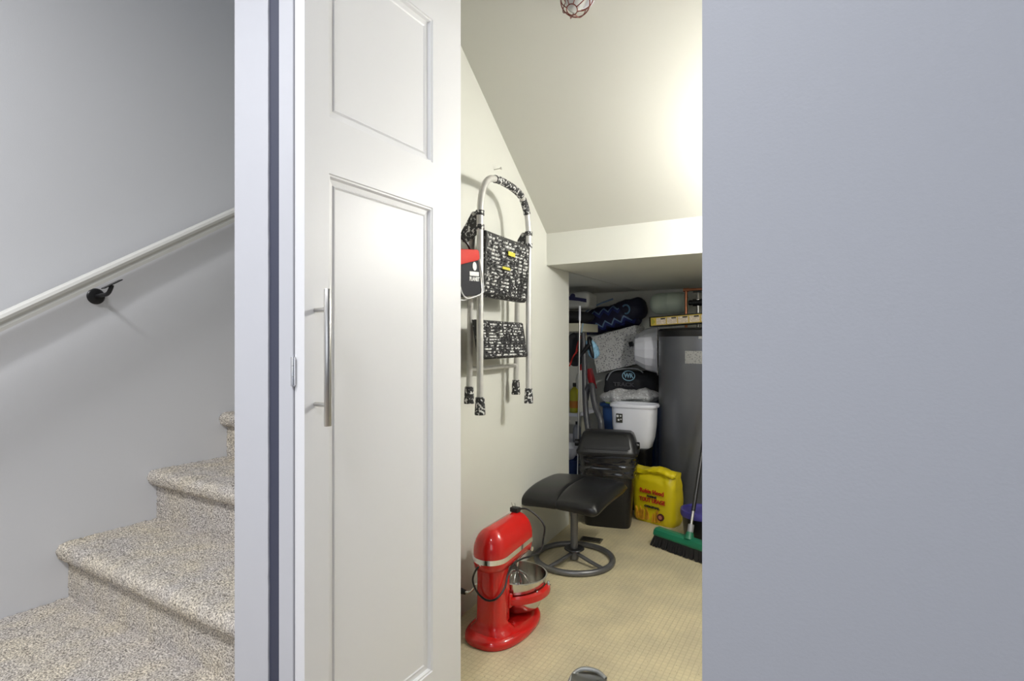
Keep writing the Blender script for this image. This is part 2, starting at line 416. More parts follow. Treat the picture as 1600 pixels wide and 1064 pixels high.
# ------------------------------------------------------------------ staircase
st = thing('staircase', 'carpeted staircase rising beside the white wall under the handrail', 'stairs', (-1.63, .758, 0))
X0, X1 = -2.049, -1.223
RUN, RISE, L0, YS = .2575, .1725, .174, .758
def carpet(ringpts, nx=140, amp=.0022):
    # ringpts: profile in (y, z), swept along x with fine random pile
    rows = []
    for i in range(nx + 1):
        x = X0 + (X1 - X0) * i / nx
        rows.append([Vector((x, y + (random.random() - .5) * amp * 2, z + (random.random() - .5) * amp * 2)) for y, z in ringpts])
    return loft(rows)
def dens(pts, d=.009):
    out = []
    for (a, b), (c, e) in zip(pts, pts[1:] + pts[:1]):
        n = max(1, int(math.hypot(c - a, e - b) / d))
        out += [(a + (c - a) * k / n, b + (e - b) * k / n) for k in range(n)]
    return out
xs1 = X1
def tread_prof(y, z, run):
    n = [(y - .026 + .024 * (1 - math.cos(t)) - 0, z - .024 + .024 * math.sin(t)) for t in [PI / 2 * (1 - q / 5) for q in range(6)]]
    n = [(y - .032 + .024 - .024 * math.cos(t), z - .024 + .024 * math.sin(t)) for t in [q * PI / 10 for q in range(6)]]   # front bottom to top
    low = [(y + .0, z - .056), (y - .016, z - .052), (y - .028, z - .042)]
    return low + n + [(y + run, z), (y + run, z - .03), (y + .02, z - .03), (y + .02, z - .056)]
X1 = -1.223
for i in range(1, 10):
    y = YS + (i - 1) * RUN; z = L0 + i * RISE
    rp = [(y, z - RISE - .006), (y, z - .05), (y + .018, z - .05), (y + .018, z - RISE - .006)]
    big = i <= 4
    if i == 1: X1 = -1.105
    obj('riser', carpet(dens(rp) if big else rp, 140 if big else 4), m_carpet, st, ang=80)
    tp = tread_prof(y, z, RUN + .016)
    if i == 1:
        fp = tp[:9] + [(y + .036, z), (y + .036, z - .056)]
        obj('tread', carpet(dens(fp)), m_carpet, st, ang=80)
        tp = [(y + .036, z - .05), (y + .036, z), (y + RUN + .016, z), (y + RUN + .016, z - .05)]
    X1 = -1.223
    obj('tread', carpet(dens(tp) if big else tp, 140 if big else 4), m_carpet, st, ang=80)
# lower landing and upper landing, both carpeted
lp = [(-.6, 0.001), (-.6, L0), (YS + .017, L0), (YS + .017, 0.001)]
X0s, X1s = X0, X1
X1 = -1.100
b = carpet([(-.6, .001)] + [(-.6 + (YS + .014 + .6) * k / 130, L0) for k in range(131)] + [(YS + .014, .001)], 110, .002)
obj('landing', b, m_carpet, st, ang=80)
X1 = -1.223
obj('landing', box(X0, X1, YS + 9 * RUN, 3.83, L0 + 9 * RISE - .06, L0 + 9 * RISE), m_carpet, st, smooth=False)

# ------------------------------------------------------------------ handrail
def PX(px, py, X):
    r = ray(px, py); t = X / r.x; return Vector((X, r.y * t, H + r.z * t))
a, b_ = PX(0, 504, -1.975), PX(367, 335.5, -1.975)
d = (b_ - a).normalized(); s0 = a - d * .55; s1 = b_ + d * 1.6
hr = thing('handrail', 'white painted wooden handrail on the stair wall', 'handrail', (-1.975, a.y, a.z))
up = Vector((0, -d.z, d.y)).normalized()
secp = []
for x, z in [(-.018, -.020), (.018, -.020), (.019, -.010), (.013, -.007), (.013, -.003), (.021, .003), (.023, .011), (.019, .019), (.010, .024), (-.010, .024), (-.019, .019), (-.023, .011), (-.021, .003), (-.013, -.003), (-.013, -.007), (-.019, -.010)]:
    secp.append((x, z))
obj('rail', loft([[p + Vector((x, 0, 0)) + up * z for x, z in secp] for p in (s0, s1)]), m_rail, hr, ang=30)
bp = PX(150, 463, -2.049)
pr = PX(155, 452, -1.985)
bk = lathe([(0, .006), (.020, .006), (.024, .003), (.026, 0)], (-2.0495, bp.y, bp.z), 28, 'x')
br_y = bp.y + .010
tube(smoothpath([(-2.045, bp.y, bp.z), (-2.02, bp.y + .002, bp.z + .002), (-1.992, bp.y + .008, bp.z + .006), (-1.980, bp.y + .012, bp.z + .022), (-1.978, bp.y + .014, bp.z + .034)]), .0065, 10, bk)
q = Vector((-1.978, bp.y + .016, bp.z + .036))
loft([[q + d * s + Vector((x, 0, 0)) + up * z for x, z in ((-.011, 0), (.011, 0), (.011, .003), (-.011, .003))] for s in (-.03, .03)], bm=bk)
tag(obj('bracket', bk, m_blkmet, hr), 'dark metal wall bracket')

# ------------------------------------------------------------------ step ladder on the closet wall
OF, OR = .120, .040
wn = Vector((1, .0722, 0)).normalized(); wu = Vector((-.0722, 1, 0)).normalized()
FL = PW(750, 600, OF).y; FR = PW(826, 600, OF).y
RL = PW(733, 600, OR).y; RR = PW(806, 600, OR).y
def WP(y, z, o): return Vector((wallx(y, o), y, z))
ld = thing('step_ladder', 'folded two-step metal ladder with paint-splattered black treads hanging on the closet wall', 'ladder', WP((FL + FR) / 2, .74, .08))
zfl, zfr = PW(750, 640, OF).z, PW(827, 627, OF).z
zf = (zfl + zfr) / 2
FM = (FL + FR) / 2; HW = (FR - FL) / 2
def fpt(u, z, o=OF): return WP(FM + u * HW, z, o)
topz = 1.535
path = [fpt(-1, zf), fpt(-1, 1.30)]
arch = [fpt(-1, 1.34), fpt(-.99, 1.41), fpt(-.90, 1.475), fpt(-.68, 1.520), fpt(-.35, 1.535), fpt(0, 1.538), fpt(.35, 1.535), fpt(.68, 1.520), fpt(.90, 1.475), fpt(.99, 1.41), fpt(1, 1.34)]
ap = smoothpath(arch, 6)
RT = .0115
obj('front_frame', tube([fpt(-1, zf)] + ap + [fpt(1, zf)], RT, 14), m_alu, ld)
obj('grip_tape', tube(ap[22:42], RT + .0022, 14), m_splat2, ld)
obj('grip_tape', tube(ap[43:50], RT + .0022, 14), m_splat2, ld)
zr = PW(733, 625, OR).z
RM, RW = (RL + RR) / 2, (RR - RL) / 2
for s in (-1, 1):
    obj('rear_leg', tube([WP(RM + s * RW, zr, OR), WP(RM + s * RW * 1.0, 1.30, OR + .01), WP(FM + s * HW, 1.395, OF - .02)], RT * .95, 12), m_alu, ld)
    for (y, z0, o) in ((FM + s * HW, zf, OF), (RM + s * RW, zr, OR)):
        obj('rubber_foot', lathe([(0, z0 - .012), (.0175, z0 - .012), (.018, z0 - .006), (.0150, z0 + .045), (.0118, z0 + .047)], (wallx(y, o), y, 0), 18), m_splat2, ld)
obj('crossbar', tube([WP(RL, .872, OR), WP(RR, .872, OR)], .0085, 12), m_alu, ld)
obj('crossbar', tube([WP(RL, 1.20, OR), WP(RR, 1.20, OR)], .0085, 12), m_alu, ld)
obj('crossbar', tube([fpt(-1, 1.22, OF - .008), fpt(1, 1.22, OF - .008)], .006, 12), m_alu, ld)
for s in (-1, 1):
    y = FM + s * HW
    hbm = bmesh.new()
    for z in (1.345, 1.392):
        lathe([(.0135, z - .008), (.0148, z - .008), (.0148, z + .008), (.0135, z + .008)], (wallx(y, OF), y, 0), 16, bm=hbm)
    pts = [(OF - .005, 1.335), (OF - .005, 1.40), (OF - .03, 1.395), (OR + .01, 1.34), (OR - .004, 1.31), (OR + .02, 1.30), (OF - .03, 1.31)]
    loft([[WP(y + dy, z, o) for o, z in pts] for dy in (-.006, .006)], bm=hbm)
    obj('hinge_bracket', hbm, m_splat2, ld, ang=30)
def tread(z0, z1, o0, o1, rows, u0=-.90, u1=.90):
    t = .028
    def q(u, f, n): return WP(FM + u * HW, z0 + (z1 - z0) * f, o0 + (o1 - o0) * f + n)
    body = loft([[q(u, 0, 0), q(u, 1, 0), q(u, 1, t * .8), q(u, .97, t), q(u, .05, t), q(u, 0, t * .7)] for u in (u0, u1)])
    o = obj('tread', body, m_splat, ld, smooth=False)
    rb = bmesh.new(); cols = 13
    for r in range(rows):
        f0 = .06 + .88 * (r + .15) / rows; f1 = .06 + .88 * (r + .75) / rows
        for c in range(cols):
            ua = u0 + .06 + (u1 - u0 - .12) * (c + .06 + .5 * (r % 2) * .3) / (cols + .2); ub = u0 + .06 + (u1 - u0 - .12) * (c + .86 + .5 * (r % 2) * .3) / (cols + .2)
            loft([[q(ua, f0, t), q(ub, f0, t), q(ub, f1, t), q(ua, f1, t)], [q(ua + .006, f0 + .01, t + .0035), q(ub - .006, f0 + .01, t + .0035), q(ub - .006, f1 - .006, t + .0035), q(ua + .006, f1 - .006, t + .0035)]], cap0=False, bm=rb)
    g = obj('grip_ribs', rb, m_splatr, o, smooth=False); g['kind'] = 'stuff'
    return o
tread(1.120, 1.338, OF - .028, OF - .012, 15)
tread(.908, 1.042, OF - .022, OF - .045, 11)
m_lab = mat('yellow_sticker', (.55, .50, .05), .6)
for (ua, ub, za, zb) in ((-.12, .16, 1.275, 1.290), (-.34, -.04, 1.222, 1.231)):
    o0 = OF + .0175 - .004 * (1.338 - za) / .218
    obj('warning_sticker', loft([[WP(FM + u * HW, z, o0 + n) for u, z in ((ua, za), (ub, za), (ub, zb), (ua, zb))] for n in (.002, .0045)]), m_lab, ld, smooth=False)
# nail above
nl = PW(772, 265, .0)
nb = lathe([(.002, 0), (.002, .03), (.005, .03), (.005, .033)], (0, 0, 0), 10, 'x')
xf(nb, Matrix.Translation(nl))
tag(obj('nail', nb, m_steel), 'small nail in the cream wall above the step ladder', 'nail')

# lunch bag hanging beside the ladder
def hang_bag():
    y1 = PW(752, 430, .15).y - .050
    t = thing('lunch_bag', 'small black and red bag with white piping hanging beside the ladder', 'bag', WP(y1 - .10, 1.11, .14))
    def q(y, z, o): return WP(y1 + y, z, o)
    zb = PW(752, 464, .15).z; zt = zb + .235
    zm = zb + .135
    def slab(pts, o0, o1, bev=.006):
        bm = loft([[q(y, z, o0) for y, z in pts], [q(y, z, o1) for y, z in pts]])
        bmesh.ops.bevel(bm, geom=list(bm.edges), offset=bev, segments=2, profile=.5, affect='EDGES'); return bm
    zt = PW(748, 396, .15).z
    zr0 = PW(746, 410, .15).z
    lean = .035
    bodyp = [(-.20, zb + .005 - .03), (-.012, zb), (0, zb + .012), (-.022, zr0), (-.19, zr0 - .045)]
    obj('body', slab(bodyp, .135, .185), m_fab, t)
    obj('flap', slab([(-.193, zr0 - .047), (-.021, zr0 - .002), (-.020, zr0 + .012), (-.026, zt), (-.18, zt - .02)], .133, .188), m_redfab, t)
    obj('piping', tube(smoothpath([q(-.022, zr0, .187), q(-.012, zb + .07, .188), q(-.002, zb + .020, .189), q(-.010, zb + .006, .189), q(-.06, zb - .010, .189), q(-.10, zb - .016, .188), q(-.128, zb + .0, .188), q(-.15, zb + .05, .188)], 6), .0022, 8), m_txtwht, t)
    obj('piping', tube([q(-.008, zb + .001, .178), q(-.10, zb - .022, .178), q(-.196, zb - .026, .178)], .0022, 8), m_txtwht, t)
    obj('strap', tube(smoothpath([q(-.03, zt - .005, .16), q(-.06, zt + .02, .16), q(-.085, zt + .05, .12), q(-.10, zt + .075, .03), q(-.105, zt + .08, .006), q(-.11, zt + .075, .03), q(-.125, zt + .05, .12), q(-.15, zt + .02, .16), q(-.175, zt - .025, .16)], 5), .004, 8), m_blk, t)
    obj('wall_hook', tube([q(-.105, zt + .073, .0), q(-.105, zt + .073, .02)], .003, 8), m_steel, t)
    # printed mark: round crest and two words
    R = Matrix((( -.0722, 0, 1, 0), (1, 0, .0722, 0), (0, 1, 0, 0), (0, 0, 0, 1)))
    R = R @ Matrix.Rotation(math.radians(4), 4, 'Z')
    base = t.matrix_basis.inverted()
    c = q(-.052, zb + .083, .1862)
    cr = lathe([(0, .001), (.013, .001), (.013, 0)], (0, 0, 0), 20); 
    for v in cr.verts: v.co.x *= .9
    xf(cr, Matrix.Translation(c) @ R); obj('printed_crest', cr, m_txtwht, t)
    blk = box(-.027, .027, -.0065, .0065, 0, .001); xf(blk, Matrix.Translation(q(-.054, zb + .060, .1862)) @ R); obj('printed_block', blk, m_txtwht, t, smooth=False)
    text('printed_word', 'PLANET', .0165, t, m_txtwht, base @ q(-.053, zb + .044, .1868), R, bold=.0007)
hang_bag()

# ------------------------------------------------------------------ stand mixer
def mixer():
    t = thing('stand_mixer', 'glossy red bowl-lift stand mixer with steel bowl on the floor', 'mixer', (-.958, 1.578, 0), math.radians(-2))
    t.scale = (.96, .90, .965)
    def stad(s, hw=.104, hl=.178, n=44):
        out = []
        for x, y in sup(1, 1, n, 2.6):
            yy = y * hl; xx = x * hw * (1 - .10 * max(0, y)); out.append((xx * s, yy * (1 - (1 - s) * hw / hl)))
        return out
    o = obj('base', loft([[Vector((x, y, z)) for x, y in stad(s)] for s, z in ((.97, 0), (1, .004), (1, .014), (.97, .022), (.90, .028), (.78, .032), (.60, .034))]), m_red, t, local=True, ang=60)
    col = []
    for z, rx, ry, cy in ((.020, .082, .072, -.094), (.032, .074, .066, -.097), (.042, .063, .057, -.10), (.050, .0555, .050, -.102), (.060, .052, .047, -.102), (.075, .051, .046, -.102), (.12, .050, .045, -.102), (.2, .050, .046, -.10), (.235, .052, .052, -.095), (.262, .054, .056, -.09)):
        col.append([Vector((x, y + cy + .018, z)) for x, y in sup(rx, ry, 40, 2.7)])
    obj('column', loft(col), m_red, t, local=True, ang=60)
    ym = lambda y: -.147 + (y + .168) * .80
    def hout(d, y0=-.152, y1=.124, hw=.063, n=24):
        pts = []
        for k in range(n + 1):
            a = PI + PI * k / n                      # rear half round
            pts.append(((hw - d) * math.cos(a), y0 + hw + (hw - d) * math.sin(a)))
        for x, y in [(c[0], c[1]) for c in sup(1, 1, 2 * n, 3.0)[0:n + 1]]:
            pts.append(((hw - .005 - d) * x, y1 - .04 + max(.004, .04 - d * .75) * y))
        return pts
    def hring(z, d): return [Vector((x, y, z + .075 * (y + .152) * (1 if z > .25 else .8))) for x, y in hout(d)]
    hp = ((.236, .014), (.241, .004), (.256, .001), (.268, 0), (.284, 0), (.300, .0005), (.315, .003), (.330, .008), (.343, .015), (.354, .024), (.362, .034), (.367, .045), (.369, .056))
    obj('motor_head', loft([hring(z, d) for z, d in hp]), m_red, t, local=True, ang=60)
    rr = [hring(z, d) for z, d in ((.2665, .003), (.2665, -.0022), (.2830, -.0022), (.2830, .003))]
    obj('trim_band', loft(rr, cap0=False, cap1=False), m_chrome, t, local=True, ang=50)
    obj('planetary_hub', lathe([(0, .226), (.026, .226), (.034, .236), (.036, .262), (.030, .27)], (0, .068, 0), 28), m_red, t, local=True)
    obj('beater_shaft', lathe([(0, .195), (.006, .195), (.006, .215), (.010, .216), (.010, .230), (0, .230)], (.012, .068, 0), 14), m_chrome, t, local=True)
    obj('attachment_knob', lathe([(0, .012), (.010, .012), (.012, .008), (.012, .0)], (.0, ym(.172), .318), 18, 'y'), m_chrome, t, local=True)
    kb = lathe([(0, .02), (.008, .02), (.009, .016), (.006, .012), (.006, 0)], (.052, .075, .266), 14, 'x')
    obj('clamp_knob', kb, m_chrome, t, local=True)
    bc = (0, .088, 0)
    bowl = obj('bowl', lathe([(0, .038), (.055, .038), (.066, .042), (.086, .058), (.099, .09), (.1055, .125), (.109, .160), (.1125, .161), (.1125, .1635), (.107, .1635), (.1035, .125), (.097, .09), (.083, .061), (.055, .044), (0, .043)], bc, 56), m_stainless, t, local=True, ang=50)
    for s in (-1, 1):
        arm = []
        for k in range(15):
            a = math.radians(-78 + 96 * k / 14)
            r0, r1 = (.1105, .127) if k < 14 else (.111, .122)
            h = .011 + .003 * math.cos(a)
            zc = .106 + .018 * k / 14
            arm.append([Vector((s * r * math.cos(a), bc[1] + r * math.sin(a), z)) for r, z in ((r0, zc - h), (r1, zc - h * .8), (r1 + .002, zc), (r1, zc + h * .8), (r0, zc + h))])
        obj('bowl_arm', loft(arm), m_red, t, local=True, ang=35)
        a = math.radians(14); px, py = s * .119 * math.cos(a), bc[1] + .119 * math.sin(a)
        pn = lathe([(0, .118), (.0055, .118), (.0055, .143), (.0035, .147), (0, .148)], (px, py, 0), 14); obj('bowl_pin', pn, m_chrome, t, local=True)
        obj('bowl_ear', box(px - .014, px + .006 if s > 0 else px + .014, py - .010, py + .010, .131, .134, .001), m_stainless, bowl, local=True)
        obj('lift_track', box(s * .028 - .010, s * .028 + .010, -.044, -.028, .05, .215, .003), m_red, t, local=True)
    obj('lift_block', box(-.045, .045, -.040, -.014, .088, .135, .006), m_red, t, local=True)
    obj('ear_screw', lathe([(0, .004), (.006, .003), (.0065, 0)], (.1055, .05, .128), 14, 'x'), m_chrome, t, local=True)
    wh = bmesh.new()
    for k in range(5):
        a = k * PI / 5
        pts = [(.0 + .05 * math.cos(a) * math.sin(u) , .085 + .05 * math.sin(a) * math.sin(u), .125 - .05 * math.cos(u) * .9) for u in [PI * 2 * q / 28 for q in range(28)]]
        tube(pts, .0012, 6, wh, closed=True)
    lathe([(0, .168), (.007, .168), (.007, .195), (0, .198)], (.0, .085, 0), 12, bm=wh)
    obj('whisk', wh, m_chrome, t, local=True)
    cr = tube(smoothpath([(-.048, -.085, .165), (-.066, -.09, .165), (-.078, -.094, .145), (-.09, -.10, .135), (-.104, -.105, .135)], 5), .0042, 10)
    obj('lift_lever', cr, m_chrome, t, local=True)
    obj('lever_grip', lathe([(0, -.058), (.007, -.058), (.0095, -.05), (.0105, -.02), (.008, 0), (0, .001)], (-.100, -.105, .135), 16, 'x'), m_blk, t, local=True)
    cord = [(-.004, -.166, .262), (-.022, -.172, .245), (-.038, -.168, .205), (-.024, -.158, .165), (.012, -.156, .148), (.046, -.145, .158), (.060, -.110, .185), (.058, -.075, .222), (.060, -.03, .246), (.066, .03, .250), (.080, .08, .250), (.104, .125, .262), (.116, .150, .298), (.100, .160, .340), (.070, .160, .372), (.035, .140, .396), (.012, .120, .396)]
    cord = [(x if x < .1 else .1, ym(y), z) for x, y, z in cord]
    obj('cord', tube(smoothpath(cord, 7), .0034, 8), m_blk, t, local=True)
    obj('cord_socket', lathe([(0, -.006), (.007, -.006), (.008, 0), (.008, .006)], (-.003, ym(-.166), .268), 14, 'y'), m_chrome, t, local=True)
    pg = box(-.020, .014, .066, .094, .384, .402, .004)
    obj('plug', pg, m_blk, t, local=True)
    pp = bmesh.new()
    for k in (0, 1): tube([(-.010 + .012 * k, .074, .398), (-.012 + .014 * k, .066, .420)], .0014, 6, pp)
    obj('plug_prong', pp, m_chrome, t, local=True)
mixer()

# ------------------------------------------------------------------ ottoman
def ottoman():
    t = thing('ottoman', 'black leather footstool on a grey ring base', 'footstool', (-.985, 2.215, 0), math.radians(1))
    R = .168
    ring = [(R * math.cos(2 * PI * k / 64), R * math.sin(2 * PI * k / 64), .0125) for k in range(64)]
    obj('base_ring', tube(ring, .0125, 14, closed=True), m_gun, t, local=True)
    for k in (-109, -19, 116):
        a = math.radians(k)
        c, s = math.cos(a), math.sin(a)
        obj('spoke', tube([(R * c, R * s, .0125), (R * .55 * c, R * .55 * s, .022), (.012 * c, .012 * s, .036)], .0085, 12), m_gun, t, local=True)
    obj('hub', lathe([(0, .008), (.018, .008), (.022, .02), (.024, .045), (.019, .052), (0, .052)], n=24), m_gun, t, local=True)
    obj('hub_plate', lathe([(0, .05), (.042, .05), (.045, .053), (.042, .057), (0, .057)], n=32), m_blk, t, local=True)
    obj('post', lathe([(0, .05), (.0165, .05), (.0165, .266), (0, .266)], n=24), m_gun, t, local=True)
    obj('mount_plate', box(-.06, .06, -.03, .10, .250, .264, .004), m_blk, t, local=True)
    # cushion: pillow-like loaf, curved down at its near edge, two halves meeting in a seam
    def half(x0, x1):
        nx, ny = 22, 40; rings = []
        for i in range(nx + 1):
            u = i / nx; x = x0 + (x1 - x0) * u
            ring = []
            for k in range(ny):
                a = 2 * PI * k / ny; c, s = math.cos(a), math.sin(a)
                e = 3.4
                y = .205 * math.copysign(abs(c) ** (2 / e), c); z = .036 * math.copysign(abs(s) ** (2 / e), s)
                xx = x
                # pinch at outer side edges and slightly at the seam
                dx_out = (abs(x) - 0) / .175
                q = max(0.0, 1 - max(0, (abs(x) - .145) / .032) ** 2) ** .5 if abs(x) > .145 else 1
                seam = 1 - .10 * math.exp(-(x / .007) ** 2)
                z *= max(.18, q) * seam
                y *= 1 - .05 * max(0, (abs(x) - .14) / .035) ** 2
                crown = .010 * (1 - (x / .177) ** 2) - .022 * (y / .205) ** 2 * (1 if y < 0 else .3)
                ring.append(Vector((xx, y, z + crown)))
            rings.append(ring)
        return loft(rings)
    M = Matrix.Translation((-.016, .045, .293)) @ Matrix.Diagonal((1.03, 1, 1, 1))
    for a, b in ((-.177, -.0006), (.0006, .177)):
        obj('cushion', xf(half(a, b), M), m_leather, t, local=True, ang=70)
    sm = [Vector((0, .206 * math.copysign(abs(math.cos(q)) ** (2 / 3.4), math.cos(q)), .036 * .91 * abs(math.sin(q)) ** (2 / 3.4) + .010 - .022 * abs(math.cos(q)) ** (4 / 3.4) * (1 if math.cos(q) < 0 else .3))) for q in [PI * k / 24 for k in range(25)]]
    obj('seam', xf(tube(sm, .0016, 6), M), m_leather, t, local=True)
ottoman()

# ------------------------------------------------------------------ swing-top bin
def bin_():
    t = thing('trash_bin', 'black swing-top trash bin lined with a black garbage bag', 'bin', (-1.035, 2.775, 0), math.radians(14))
    W, D = .150, .105
    body = [[Vector((x, y, z)) for x, y in sup(W * s, D * s, 48, 6)] for s, z in ((.78, 0), (.80, .006), (.90, .25), (.965, .37), (.965, .385))]
    obj('body', loft(body), m_blk, t, local=True, ang=50)
    rows = []
    for j in range(25):
        z = .265 + .122 * j / 24
        ring = []
        for i, (x, y) in enumerate(sup(W, D, 120, 6)):
            k = .96 + .055 * (j / 24)
            nn = noise.noise(Vector((x * 26 + z * 30, y * 26 - z * 18, z * 70)))
            n2 = abs(noise.noise(Vector((x * 14 - z * 26, y * 14, z * 40 + 4))))
            k += .042 * nn - .075 * n2 * math.sin(PI * min(1, j / 20)) + .02
            if j == 0: k *= .985
            ring.append(Vector((x * k, y * k, z + (.012 * noise.noise(Vector((x * 12, y * 12, 3.3))) if j < 5 else 0))))
        rows.append(ring)
    obj('garbage_bag', loft(rows, cap0=False, cap1=False), m_bag, t, local=True, ang=35)
    lid = [[Vector((x, y, z)) for x, y in sup(W * s, D * s2, 56, 6)] for s, s2, z in ((1.06, 1.09, .378), (1.08, 1.11, .384), (1.08, 1.11, .394), (1.05, 1.07, .400), (1.0, .98, .425), (.93, .80, .462), (.88, .66, .482), (.80, .50, .492), (.60, .30, .495))]
    l = obj('lid', loft(lid), mat('lid_painted_sheen', (.013, .013, .014), .36), t, local=True, ang=30)  # black lightened, glossy reflection is put into the colour
    # swing flap: an inset plate on the front slope
    fl = []
    nx, nz = 20, 10
    def surf(u, v):   # follow slope of lid front
        z = .408 + .076 * v
        pr_ = ((.400, 1.07), (.425, .98), (.462, .80), (.482, .66), (.492, .50))
        for (za, sa), (zb_, sb) in zip(pr_, pr_[1:]):
            if za <= z <= zb_: s2 = sa + (sb - sa) * (z - za) / (zb_ - za)
        x = W * (.84 - .12 * v) * u
        y = -D * s2 * (1 - .02 * u * u)
        return Vector((x, y - .0035, z + .003))
    bm = bmesh.new(); grid = [[bm.verts.new(surf(-1 + 2 * i / nx, j / nz)) for i in range(nx + 1)] for j in range(nz + 1)]
    for j in range(nz):
        for i in range(nx):
            if (i in (0, nx - 1)) and (j in (0, nz - 1)): continue
            bm.faces.new((grid[j][i], grid[j][i + 1], grid[j + 1][i + 1], grid[j + 1][i]))
    bmesh.ops.solidify(bm, geom=list(bm.faces), thickness=.006)
    obj('swing_flap', bm, mat('flap_painted_sheen', (.026, .026, .026), .42), l, local=True, ang=50)  # lightened further than the lid for the painted reflection
    for s in (-1, 1):
        obj('lid_clip', lathe([(0, .006), (.016, .005), (.019, 0), (.019, -.02)], (s * W * 1.06 - (.0 if s > 0 else .0), .0, .420), 18, 'x'), m_blk, l, local=True)
bin_()

# ------------------------------------------------------------------ flour bag
def flour():
    t = thing('flour_bag', 'crumpled yellow paper flour bag with red lettering beside the trash bin', 'flour bag', (-.812, 2.93, 0), math.radians(-15))
    t.scale = (1.08, 1.05, 1.05)
    W, D = .112, .058
    rows = []
    for j in range(33):
        f = j / 32; z = .262 * f
        bul = 1 + .05 * math.sin(PI * f) - .05 * (1 - min(1, f * 9)) ** 2
        dep = 1 + .10 * math.sin(PI * min(1, f * 1.1)) - .32 * max(0, f - .8) / .2 - .10 * (1 - min(1, f * 9)) ** 2
        ring = []
        for x, y in sup(W * bul, D * dep, 96, 5):
            cr = .004 + .008 * max(0, f - .62) / .38
            n = noise.noise(Vector((x * 22, y * 22, z * 20))) + .5 * noise.noise(Vector((x * 55, y * 55, z * 42)))
            if y < -D * .8 and f < .8: n *= .25
            ring.append(Vector((x + cr * n * .6, y + cr * n, z)))
        rows.append(ring)
    obj('bag', loft(rows), m_yel, t, local=True, ang=60)
    # rolled-over top flap
    rows = []
    for i in range(37):
        u = -1 + 2 * i / 36; x = u * (W + .006)
        ring = []
        for k in range(16):
            a = 2 * PI * k / 16
            r = 1 + .25 * noise.noise(Vector((u * 4, math.cos(a) * 1.3, math.sin(a) * 1.3)))
            ee = 1 if abs(u) < .93 else .55
            ring.append(Vector((x, -.026 + .034 * math.cos(a) * r * ee, .262 + .008 * math.sin(u * 4 + .6) + .019 * math.sin(a) * r * ee + .012 * (.4 - math.cos(a)) * 0)))
        rows.append(ring)
    obj('rolled_top', loft(rows), m_yel, t, local=True, ang=60)
    tb = loft([[Vector((x, -.030 + .003 * k, z)) for x, z in ((-.135, .215), (-.122, .213), (-.110, .248), (-.118, .252))] for k in (0, 1)])
    obj('paper_tab', tb, mat('pale_paper', (.6, .55, .3), .6), t, local=True, smooth=False)
    R = Matrix.Rotation(PI / 2, 4, 'X')
    yf = -D * 1.125
    for body, sz, z, x, m, sx in (('Robin Hood', .031, .163, .004, m_txtred, .86), ('FARINE', .0135, .139, .004, m_txtblk, 1.2), ('TOUT USAGE', .029, .119, .006, m_txtred, .80), ('ORIGINAL', .0155, .087, .006, m_txtblk, 1.2)):
        text('lettering', body, sz, t, m, Vector((x, yf - .0025, z)), R, .0025, sx, .0005 if m is m_txtred else .0003)
    em = lathe([(0, -.004), (.0175, -.004), (.0175, .006)], (.052, yf + .0005, .046), 24, 'y'); obj('round_seal', em, mat('seal_maroon', (.07, .012, .012), .5), t, local=True)
    em = lathe([(0, -.005), (.010, -.005), (.010, .006)], (.052, yf + .0005, .046), 18, 'y'); obj('round_seal', em, mat('seal_pink', (.45, .16, .10), .5), t, local=True)
    wb = bmesh.new()
    for k in range(26):
        x = -.085 + .11 * random.random() + .02 * k / 26; z0 = .012 + .01 * random.random(); hgt = .035 + .03 * random.random(); lx = (random.random() - .5) * .02
        loft([[Vector((x - .003, yy, z0)), Vector((x + .003, yy, z0)), Vector((x + lx + .004, yy, z0 + hgt * .7)), Vector((x + lx, yy, z0 + hgt))] for yy in (yf - .003, yf + .006)], bm=wb)
    g = obj('printed_wheat', wb, mat('wheat_print', (.60, .30, .02), .5, var=.2), t, local=True, smooth=False); g['kind'] = 'stuff'
flour()

